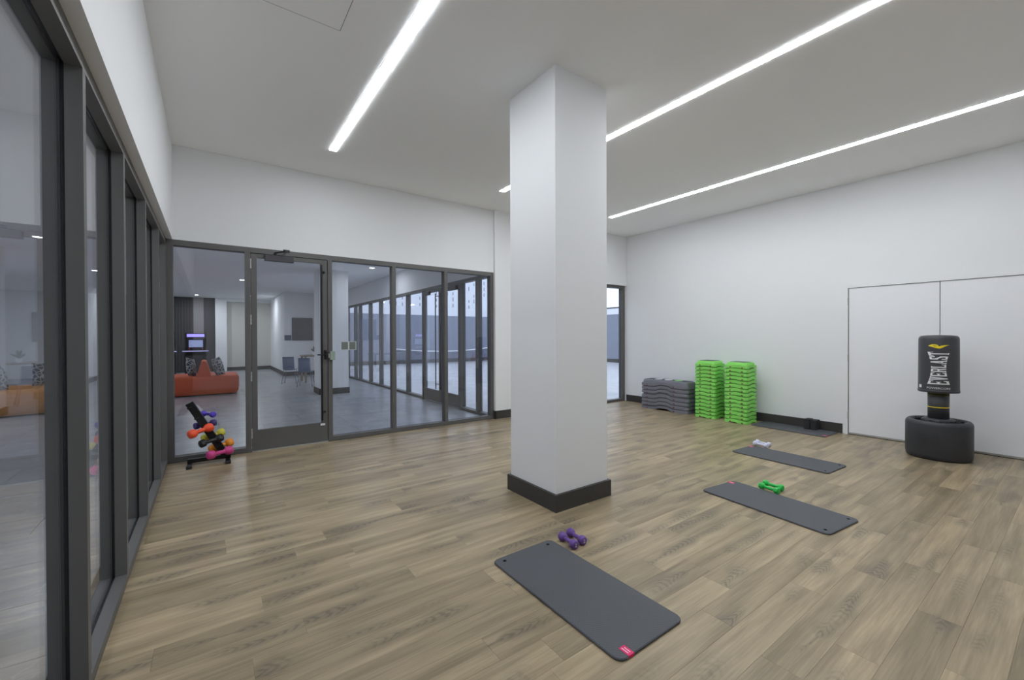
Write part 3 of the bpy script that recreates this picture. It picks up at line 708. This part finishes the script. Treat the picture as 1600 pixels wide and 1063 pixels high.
# ------------------------------------------------------------------ exercise mats
def letters_bar(mb, x0, x1, y, h, z):
    x = x0; k = 0
    while x < x1:
        w = .0032 + .002 * (k % 3); mb.box(x, min(x + w, x1), y - h / 2, y + h / 2, z, z + .0004); x += w + .0016; k += 1
def ex_mat(label, loc, rz):
    """local: length along y; tag at -y/-x corner, holes at +y end"""
    t = thing('exercise_mat', label, 'mat', loc, rz, 'exercise mats')
    hx, hy, r, th = .247, .521, .045, .013
    outer = [(p.x, p.y) for p in rrect(hx, hy, r, 0, 8)]
    holes = [(-.182, hy - .052), (.182, hy - .052)]
    bm = bmesh.new()
    def ring(pts): 
        vs = [bm.verts.new((x, y, th)) for x, y in pts]
        return [bm.edges.new((vs[i], vs[(i + 1) % len(vs)])) for i in range(len(vs))]
    inner = [(p.x, p.y) for p in rrect(hx - .004, hy - .004, r - .004, 0, 8)]
    ed = ring(inner)
    for hx_, hy_ in holes: ed += ring([(hx_ + .0095 * math.cos(a * math.pi / 8), hy_ + .0095 * math.sin(a * math.pi / 8)) for a in range(16)])
    bmesh.ops.triangle_fill(bm, use_beauty=True, edges=ed, normal=(0, 0, 1))
    bm.verts.ensure_lookup_table()
    vs = [v.co.copy() for v in bm.verts]; fs = [[v.index for v in f.verts] for f in bm.faces if f.normal.z != 0]; bm.free()
    mb = MB().add(vs, fs)
    mb.loft([rrect(hx - .003, hy - .003, r - .003, 0, 8), rrect(hx, hy, r, .004, 8), rrect(hx, hy, r, th - .004, 8), rrect(hx - .004, hy - .004, r - .004, th, 8)], True, False)
    mb.build('pad', MT['foam'], t)
    for hx_, hy_ in holes:
        MB().lathe([(.0095, .002), (.0095, th + .0002), (.0125, th + .0006), (.0125, th)], 16, Matrix.Translation((hx_, hy_, 0)), False).build('eyelet', MT['hole'], t)
        MB().lathe([(.0094, .002), (.0094, .003)], 16, Matrix.Translation((hx_, hy_, 0))).build('eyelet_floor', MT['hole'], t)
    tg = MB().box(-hx + .058, -hx + .096, -hy - .0012, -hy + .058, th, th + .0012).box(-hx + .058, -hx + .096, -hy - .0012, -hy - .0002, .001, th).build('label_tab', MT['tag'], t)
    mb = MB()
    for i, xx in enumerate((-hx + .070, -hx + .083)):
        yy = -hy + .012; k = 0
        while yy < -hy + .046:
            w = .0035 + .0018 * ((k + i) % 3); mb.box(xx - .003, xx + .003, yy, yy + w, th + .0012, th + .0015); yy += w + .0014; k += 1
    mb.build('label_print', MT['white2'], tg)
    return t
ex_mat('grey exercise mat nearest the viewer, in front of the column', (1.706, 1.742, 0), 0)
ex_mat('grey exercise mat with the green dumbbells beside it', (3.925, 1.615, 0), math.pi + math.radians(-6))
ex_mat('grey exercise mat with the lavender dumbbells at its far end', (5.52, 2.14, 0), math.pi + math.radians(-3))
ex_mat('grey exercise mat against the right wall under the black block', (7.375, 2.765, 0), math.radians(-2))

# foam yoga blocks on the last mat
for i, (x, y, lb) in enumerate(((7.545, 2.52, 'black foam block on the wall mat, nearer of the two'), (7.545, 2.606, 'black foam block on the wall mat, farther of the two'))):
    o = MB().box(-.07, .07, -.04, .04, 0, .15 if i == 0 else .155, bev=.008).build('foam_block', MT['block'], None, False, (x, y, .0133), (0, 0, math.radians(-3)))
    tag(o, lb, 'yoga block', 'black foam blocks')

# ------------------------------------------------------------------ dumbbells
def text_mesh(txt, size, name, mat):
    cu = bpy.data.curves.new(name, 'FONT'); cu.body = txt; cu.size = size; cu.align_x = 'CENTER'; cu.align_y = 'CENTER'; cu.resolution_u = 3
    ob = bpy.data.objects.new(name, cu); COL.objects.link(ob)
    dg = bpy.context.evaluated_depsgraph_get(); dg.update()
    me = bpy.data.meshes.new_from_object(ob.evaluated_get(dg)); bpy.data.objects.remove(ob); bpy.data.curves.remove(cu)
    me.materials.clear(); me.materials.append(mat); return me
def dumbbell(label, A, B, mat, r=.034, hl=.052, group='dumbbells', hexa=False, numeral=None):
    """A, B: centres of the two heads"""
    A = Vector(A); B = Vector(B); c = (A + B) / 2; d = (B - A); half = d.length / 2
    t = thing('dumbbell', label, 'dumbbell', (c.x, c.y, c.z), 0, group)
    q = d.to_track_quat('X', 'Z'); t.rotation_euler = q.to_euler()
    Mx = Matrix.Rotation(math.pi / 2, 4, 'Y')
    n = 8 if hexa else 20
    hr = r * .46; hd = [(hr * .85, -half), (hr, -half * .3), (hr * 1.06, 0), (hr, half * .3), (hr * .85, half)]
    MB().lathe(hd, 14, Mx).build('handle', mat, t, True)
    for s in (-1, 1):
        pr = [(hr * .9, -hl * .62), (r * .72, -hl * .46), (r * .97, -hl * .24), (r, 0), (r, hl * .22), (r * .9, hl * .42), (r * .72, hl * .5)]
        Mh = Matrix.Translation((s * half, 0, 0)) @ (Mx if s > 0 else Mx @ Matrix.Rotation(math.pi, 4, 'Y'))
        hd_ = MB().lathe(pr, n, Mh).build('head', mat, t)
        smooth_by_angle(hd_, 38)
        if numeral and s > 0:
            me = text_mesh(numeral, r * 1.1, 'numeral', MT['white'])
            o = link('numeral', me, hd_); o.matrix_local = Matrix.Translation((half + hl * .5 + .0006, 0, 0)) @ Matrix(((0, 0, 1), (1, 0, 0), (0, 1, 0))).to_4x4()
    return t
R_ = .031
dumbbell('purple dumbbell beside the nearest mat, the one closer to the mat', (2.023, 2.209, R_), (2.010, 2.083, R_), MT['purple'], .031, .05, numeral='2', group='purple dumbbell pair')
dumbbell('purple dumbbell beside the nearest mat, the one farther from the mat', (2.111, 2.217, R_), (2.098, 2.091, R_), MT['purple'], .031, .05, numeral='2', group='purple dumbbell pair')
dumbbell('green dumbbell on the floor, the one touching close to the middle mat', (4.240, 1.848, R_), (4.214, 1.708, R_), MT['gdb'], .031, .044, hexa=True, group='green dumbbell pair')
dumbbell('green dumbbell on the floor, the one farther from the middle mat', (4.344, 1.856, R_), (4.327, 1.719, R_), MT['gdb'], .031, .044, hexa=True, group='green dumbbell pair')
dumbbell('pale lavender dumbbell on the floor, the one closer to its mat', (5.865, 2.635, R_), (5.835, 2.490, R_), MT['wdb'], .031, .044, hexa=True, group='lavender dumbbell pair')
dumbbell('pale lavender dumbbell on the floor, the one farther from its mat', (5.965, 2.650, R_), (5.935, 2.500, R_), MT['wdb'], .031, .044, hexa=True, group='lavender dumbbell pair')

# ------------------------------------------------------------------ dumbbell rack by the partition corner
t = thing('dumbbell_rack', 'black leaning dumbbell rack in the corner by the glass', 'rack', (0, 6.02, 0))
MB().box(-.225, .185, -.022, .022, .028, .072, bev=.003).build('base_bar', MT['blackmetal'], t)
for x0 in (-.205, .155):
    f_ = MB().box(x0 - .022, x0 + .022, -.185, .13, .006, .034, bev=.004).build('foot', MT['blackmetal'], t)
    MB().box(x0 - .026, x0 + .026, -.195, -.155, 0, .036, bev=.005).build('rubber_cap', MT['black'], f_)
p0 = Vector((.135, .0, .06)); p1 = Vector((-.205, .0, .715)); dv = (p1 - p0); ln = dv.length
Mr = Matrix.Translation(p0) @ dv.to_track_quat('Z', 'Y').to_matrix().to_4x4()
# find which local axis is world Y
MB().box(-.044, .044, -.038, .038, 0, ln, Mr, bev=.003).build('post', MT['blackmetal'], t)
for fz in (.93, .72): MB().box(-.014, .014, -.0395, -.0385, ln * fz - .004, ln * fz + .004, Mr).build('slot_plate', MT['alu'], t)
for i, fz in enumerate((.10, .32, .54, .74, .93)):
    for s in (-1, 1):
        c = p0 + dv * fz
        MB().rod((c.x, s * .036, c.z), (c.x - .035, s * .075, c.z - .012), .010, 8).build('peg', MT['blackmetal'], t)
RACKG = 'dumbbells on the rack'
dumbbell('magenta dumbbell lowest at the front of the rack', (-.005, 5.845, .128), (.161, 5.93, .134), MT['pinkdb'], .049, .078, RACKG)
dumbbell('amber dumbbell low at the back of the rack', (.014, 6.115, .138), (.174, 6.18, .173), MT['amber'], .049, .078, RACKG)
dumbbell('black dumbbell at mid height on the front of the rack', (-.08, 5.85, .267), (.076, 5.93, .29), MT['black'], .045, .065, RACKG, True)
dumbbell('yellow dumbbell at mid height on the back of the rack', (-.058, 6.115, .275), (.091, 6.18, .308), MT['yelldb'], .046, .072, RACKG)
dumbbell('orange-red dumbbell highest on the front of the rack', (-.171, 5.845, .388), (-.027, 5.93, .423), MT['reddb'], .049, .078, RACKG)
dumbbell('dark purple dumbbell on the back of the rack behind the orange-red one', (-.135, 6.11, .429), (.016, 6.18, .435), MT['dpur'], .040, .062, RACKG)
dumbbell('bright violet dumbbell topmost on the back of the rack', (-.076, 6.195, .552), (.012, 6.10, .545), MT['viodb'], .034, .055, RACKG)

# ------------------------------------------------------------------ step platforms
def step_ring(hx, hy, r, zf, n=5, sub=10):
    """rounded rectangle with subdivided sides; zf(x,y)->z"""
    pts = []
    cs = [(hx - r, hy - r, 0), (-hx + r, hy - r, 90), (-hx + r, -hy + r, 180), (hx - r, -hy + r, 270)]
    for i, (cx_, cy_, a0) in enumerate(cs):
        arc = [(cx_ + r * math.cos(math.radians(a0 + 90 * k / n)), cy_ + r * math.sin(math.radians(a0 + 90 * k / n))) for k in range(n + 1)]
        pts += arc
        nx_, ny_, na = cs[(i + 1) % 4]
        e = (nx_ + r * math.cos(math.radians(na)), ny_ + r * math.sin(math.radians(na)))
        for k in range(1, sub): pts.append((arc[-1][0] + (e[0] - arc[-1][0]) * k / sub, arc[-1][1] + (e[1] - arc[-1][1]) * k / sub))
    return [Vector((x, y, zf(x, y))) for x, y in pts]
def smoothstep(a, b, x):
    t_ = max(0, min(1, (x - a) / (b - a))); return t_ * t_ * (3 - 2 * t_)
def make_step(kind):
    if kind == 'green':
        hx, hy, H_, arch, ins, r = .195, .195, .098, .014, .036, .06; band = .049
        def af(x, y):
            e = y if abs(abs(x) - hx) < .05 else x
            return arch * smoothstep(-.11, -.07, e) * (1 - smoothstep(.02, .06, e))
    else:
        hx, hy, H_, arch, ins, r = .20, .525, .128, .036, .036, .07; band = .057
        def af(x, y):
            return arch * (1 - smoothstep(.10, .20, abs(y)))
    def waist(p, k):
        if kind == 'grey':
            w = 1 - .075 * (1 - smoothstep(.10, .22, abs(p.y))); return Vector((p.x * w, p.y, p.z))
        return p
    mk = lambda hx_, hy_, zf: [waist(p, 0) for p in step_ring(hx_, hy_, r, zf)]
    top = H_
    rings = [mk(hx - .006, hy - .006, lambda x, y: af(x, y)), mk(hx, hy, lambda x, y: af(x, y) + .001), mk(hx, hy, lambda x, y: af(x, y) + .004), mk(hx - .004, hy - .004, lambda x, y: af(x, y) + band), mk(hx - .020, hy - .020, lambda x, y: af(x, y) * .9 + band + .003),
             mk(hx - ins * .85, hy - ins * .85, lambda x, y: top - .016), mk(hx - ins - .004, hy - ins - .004, lambda x, y: top - .004), mk(hx - ins - .012, hy - ins - .012, lambda x, y: top)]
    body = MB().loft(rings, False, True).mesh('shell', MT['green'] if kind == 'green' else MT['greyplastic'])
    pad = MB().loft([step_ring(hx - ins - .03, hy - ins - .03, r - .02, lambda x, y: top, sub=2), step_ring(hx - ins - .03, hy - ins - .03, r - .02, lambda x, y: top + .003, sub=2)]).mesh('top_pad', MT['greypad'])
    tab = MB().box(-.004, .004, -.012, .012, -.008, .008).mesh('lock_tab', MT['red'])
    spots = ((-hx - .001, .075 if kind == 'green' else -.24, .022), (-hx - .001, -.12 if kind == 'green' else .36, .012)) 
    marks = None
    if kind == 'grey':
        marks = []
        for yy, mt in ((-.22, MT['green']), (0, MT['white']), (.22, MT['white'])):
            marks.append(MB().loft([[Vector((.085 * math.cos(a * math.pi / 10), yy + .075 * math.sin(a * math.pi / 10), z)) for a in range(20)] for z in (top + .003, top + .0042)]).mesh('oval_mark', mt))
    return body, pad, tab, spots, marks
ORD = ['first', 'second', 'third', 'fourth', 'fifth', 'sixth', 'seventh', 'eighth', 'ninth', 'tenth', 'eleventh', 'twelfth', 'thirteenth', 'fourteenth', 'fifteenth']
def stack(kind, loc, n, pitch, flips, stackname, group, gaps=None):
    body, pad, tab, spots, marks = kind
    z = 0
    for i in range(n):
        j = n - 1 - i
        pos = 'topmost' if j == 0 else ('lowest' if i == 0 else ORD[j] + ' from top')
        t = thing('step_platform', '%s step platform, %s of the %s' % ('lime green' if 'beside' in stackname else 'dark grey', pos, stackname), 'step platform',
                  (loc[0] + random.uniform(-.003, .003), loc[1] + random.uniform(-.003, .003), z), (math.pi if i in flips else 0) + random.uniform(-.008, .008), group)
        sm = link('shell', body, t)
        link('top_pad', pad, t)
        for s in spots:
            link('lock_tab', tab, t, s)
            link('lock_tab', tab, t, (-s[0], -s[1], s[2]))
        if marks and j == 0:
            for m_ in marks: link('oval_mark', m_, t)
        z += pitch + (gaps.get(i, 0) if gaps else 0)
gk = make_step('green'); yk = make_step('grey')
stack(yk, (7.365, 4.94, 0), 7, .0735, (), 'long low stack', 'grey step platforms', {3: .02, 5: -.0})
stack(gk, (7.325, 4.075, 0), 15, .0655, (0, 1, 2, 3, 4, 5, 6, 7), 'stack beside the grey ones', 'green step platforms, farther stack')
stack(gk, (7.305, 3.525, 0), 15, .0655, (0, 2, 5, 6, 9, 10, 11, 12, 13), 'stack beside the wall mat', 'green step platforms, nearer stack')

# ------------------------------------------------------------------ freestanding punching bag
BX, BY = 7.07, 1.10
t = thing('punching_bag', 'freestanding black punching bag with white lettering on a wide plastic base', 'punching bag', (BX, BY, 0))
FA = math.atan2(-BY, -BX)            # towards the middle of the room
def bring(r, z, e=2.25, n=56):
    out = []
    for k in range(n):
        a = 2 * math.pi * k / n; c, s = math.cos(a), math.sin(a)
        q = (abs(c) ** e + abs(s) ** e) ** (-1 / e); out.append(Vector((r * q * c, r * q * s, z)))
    return out
bs = [bring(.262, 0), bring(.282, .018), bring(.289, .06), bring(.289, .40), bring(.284, .425), bring(.268, .445), bring(.245, .448), bring(.23, .440), bring(.222, .425), bring(.20, .422)]
bo = smooth_by_angle(MB().loft(bs).build('base', MT['basepl'], t), 60)
mb = MB()
for k in range(22):
    a = 2 * math.pi * k / 22; r = .165 + .03 * (k % 2); c = Vector((r * math.cos(a), r * math.sin(a), .43))
    mb.box(-.018, .018, -.007, .007, -.01, .022, Matrix.Translation(c) @ Matrix.Rotation(a + .4, 4, 'Z'), bev=.003)
mb.build('collar_ribs', MT['black'], bo)['kind'] = 'stuff'
MB().lathe([(.15, .42), (.15, .445), (.13, .462), (.10, .465)], 32).build('collar', MT['basepl'], t, True)
MB().lathe([(.094, .44), (.094, .80)], 32).build('stem', MT['vinyl'], t, True)
MB().lathe([(.0955, .594), (.0955, .604)], 32).build('yellow_band', MT['yellow'], t, True)
for z in (.738, .762): MB().lathe([(.0952, z), (.0952, z + .006)], 32).build('olive_band', MT['olive'], t, True)
MB().lathe([(.10, .775), (.176, .778), (.181, .785), (.181, .80), (.179, .808)], 40).build('pad_rim', MT['vinyl'], t, True)
PADR = lambda z: .178 - .003 * (z - .80) / .62
smooth_by_angle(MB().lathe([(.150, .80), (PADR(.8), .806), (PADR(1.0), 1.0), (PADR(1.2), 1.2), (PADR(1.41), 1.41), (.170, 1.432), (.155, 1.448), (.10, 1.456), (.03, 1.459)], 48).build('pad', MT['vinyl'], t), 50)
# condensed slab lettering, quads in a unit cell (u along the word, v = letter height)
S = .30; A_ = .13
GL = {
 'E': [((0, 0), (S, 0), (S, 1), (0, 1)), ((S, 0), (1, 0), (1, A_), (S, A_)), ((S, 1 - A_), (1, 1 - A_), (1, 1), (S, 1)), ((S, .44), (.7, .44), (.7, .56), (S, .56)), ((.82, A_), (1, A_), (1, .27), (.82, .22)), ((.82, .78), (1, .73), (1, 1 - A_), (.82, 1 - A_)), ((.6, .38), (.74, .38), (.74, .62), (.6, .62))],
 'V': [((.03, 1), (.36, 1), (.62, 0), (.38, 0)), ((.68, 1), (.97, 1), (.62, 0), (.42, 0)), ((-.04, .93), (.44, .93), (.44, 1), (-.04, 1)), ((.6, .93), (1.04, .93), (1.04, 1), (.6, 1))],
 'R': [((.05, 0), (.05 + S, 0), (.05 + S, 1), (.05, 1)), ((.35, 1 - A_), (.85, 1 - A_), (.9, 1), (.35, 1)), ((.7, .55), (1, .58), (1, .95), (.7, .9)), ((.35, .45), (.9, .45), (.95, .57), (.35, .57)), ((.55, .46), (.85, .46), (1.02, 0), (.74, 0)), ((-.02, 0), (.42, 0), (.42, .07), (-.02, .07))],
 'L': [((.05, 0), (.05 + S, 0), (.05 + S, 1), (.05, 1)), ((.35, 0), (1, 0), (1, A_), (.35, A_)), ((.82, A_), (1, A_), (1, .32), (.82, .26)), ((-.03, .93), (.45, .93), (.45, 1), (-.03, 1))],
 'A': [((.05, 0), (.28, 0), (.62, 1), (.38, 1)), ((.66, 0), (.98, 0), (.66, 1), (.42, 1)), ((.25, .24), (.75, .24), (.72, .36), (.3, .36)), ((-.04, 0), (.36, 0), (.36, .07), (-.04, .07)), ((.58, 0), (1.05, 0), (1.05, .07), (.58, .07))],
 'S': [((.05, .55), (.33, .5), (.33, .88), (.05, .95)), ((.08, 1 - A_), (.95, 1 - A_), (.9, 1), (.1, 1)), ((.72, .70), (.95, .68), (.95, .9), (.72, .9)), ((.05, .68), (.3, .72), (.95, .38), (.7, .28)), ((.68, .1), (.96, .05), (.96, .45), (.68, .42)), ((.08, 0), (.92, 0), (.95, A_), (.05, A_)), ((.05, .08), (.28, .08), (.28, .32), (.05, .34))],
 'T': [((.5 - S / 2, 0), (.5 + S / 2, 0), (.5 + S / 2, 1), (.5 - S / 2, 1)), ((-.02, 1 - A_), (1.02, 1 - A_), (1.05, 1), (-.05, 1)), ((-.05, .72), (.12, .78), (.12, 1), (-.05, 1)), ((.88, .78), (1.05, .72), (1.05, 1), (.88, 1)), ((.25, 0), (.75, 0), (.75, .07), (.25, .07))],
}
def word(txt, fn, nsub=8):
    mb = MB(); n = len(txt)
    for i, ch in enumerate(txt):
        for q in GL[ch]:
            vs = []; fs = []
            for a in range(3):
                for b in range(nsub + 1):
                    ta, tb = a / 2, b / nsub
                    p0_ = [q[0][k] * (1 - ta) + q[1][k] * ta for k in (0, 1)]; p1_ = [q[3][k] * (1 - ta) + q[2][k] * ta for k in (0, 1)]
                    u, v = p0_[0] * (1 - tb) + p1_[0] * tb, p0_[1] * (1 - tb) + p1_[1] * tb
                    vs.append(fn((i + .06 + u * .86) / n, v))
            for a in range(2):
                for b in range(nsub):
                    k = a * (nsub + 1) + b; fs.append((k, k + nsub + 1, k + nsub + 2, k + 1))
            mb.add(vs, fs)
    return mb
def bagpos(s, v):
    z = .878 + s * (1.262 - .878)
    W = math.radians(64) * (1 - .36 * (1 - (2 * s - 1) ** 2))
    a = FA - (v - .5) * W
    r = PADR(z) + .0012
    return Vector((r * math.cos(a), r * math.sin(a), z))
word('EVERLAST', bagpos).build('lettering', MT['white'], t)
def onbag(u, z, out=.0012):
    """u metres to the right as seen from the room"""
    r = PADR(z) + out; a = FA + u / r
    return Vector((r * math.cos(a), r * math.sin(a), z))
# swoosh-like emblem: a lens with a notched crest and a long right-hand tail
lo_ = [(-.090, 1.330), (-.07, 1.323), (-.045, 1.314), (-.02, 1.306), (.0, 1.300), (.012, 1.300), (.03, 1.309), (.05, 1.322), (.072, 1.334), (.092, 1.341)]
up_ = [(-.090, 1.332), (-.075, 1.341), (-.055, 1.350), (-.035, 1.350), (-.012, 1.345), (.004, 1.326), (.025, 1.334), (.05, 1.339), (.072, 1.341), (.092, 1.342)]
vs = [onbag(u, z) for u, z in lo_] + [onbag(u, z) for u, z in up_]; n = len(lo_)
mb = MB().add(vs, [(i, i + 1, n + i + 1, n + i) for i in range(n - 1)])
mb.build('emblem', MT['yellow'], t)
mb = MB(); ct = [(-.042, 1.340), (-.03, 1.328), (-.012, 1.338), (-.016, 1.332), (-.03, 1.322), (-.046, 1.336)]
mb.add([onbag(u, z, .0018) for u, z in ct], [(0, 1, 4, 5), (1, 2, 3, 4)]).build('emblem_notch', MT['vinyl'], t)
me = text_mesh('POWERCORE', .036, 'model_lettering', MT['white'])
for v in me.vertices: v.co = onbag(v.co.x * 0.95, .834 + v.co.y * .85)
link('small_lettering', me, t)
MB().add([onbag(u, z, .0012) for u, z in ((-.205, .83), (-.165, .83), (-.165, .865), (-.205, .865))], [(0, 1, 2, 3)]).build('care_label', MT['white'], t)
# moulded lettering on the base
def basepos(s, v):
    a = FA - .62 + s * .62; e = 2.25; c, s_ = math.cos(a), math.sin(a); q = (abs(c) ** e + abs(s_) ** e) ** (-1 / e)
    r = .2895 * q + .0008; return Vector((r * c, r * s_, .19 + v * .11))
word('EVERLAST', basepos, 2).build('moulded_lettering', MT['emb'], t)
bpy.context.view_layer.update()
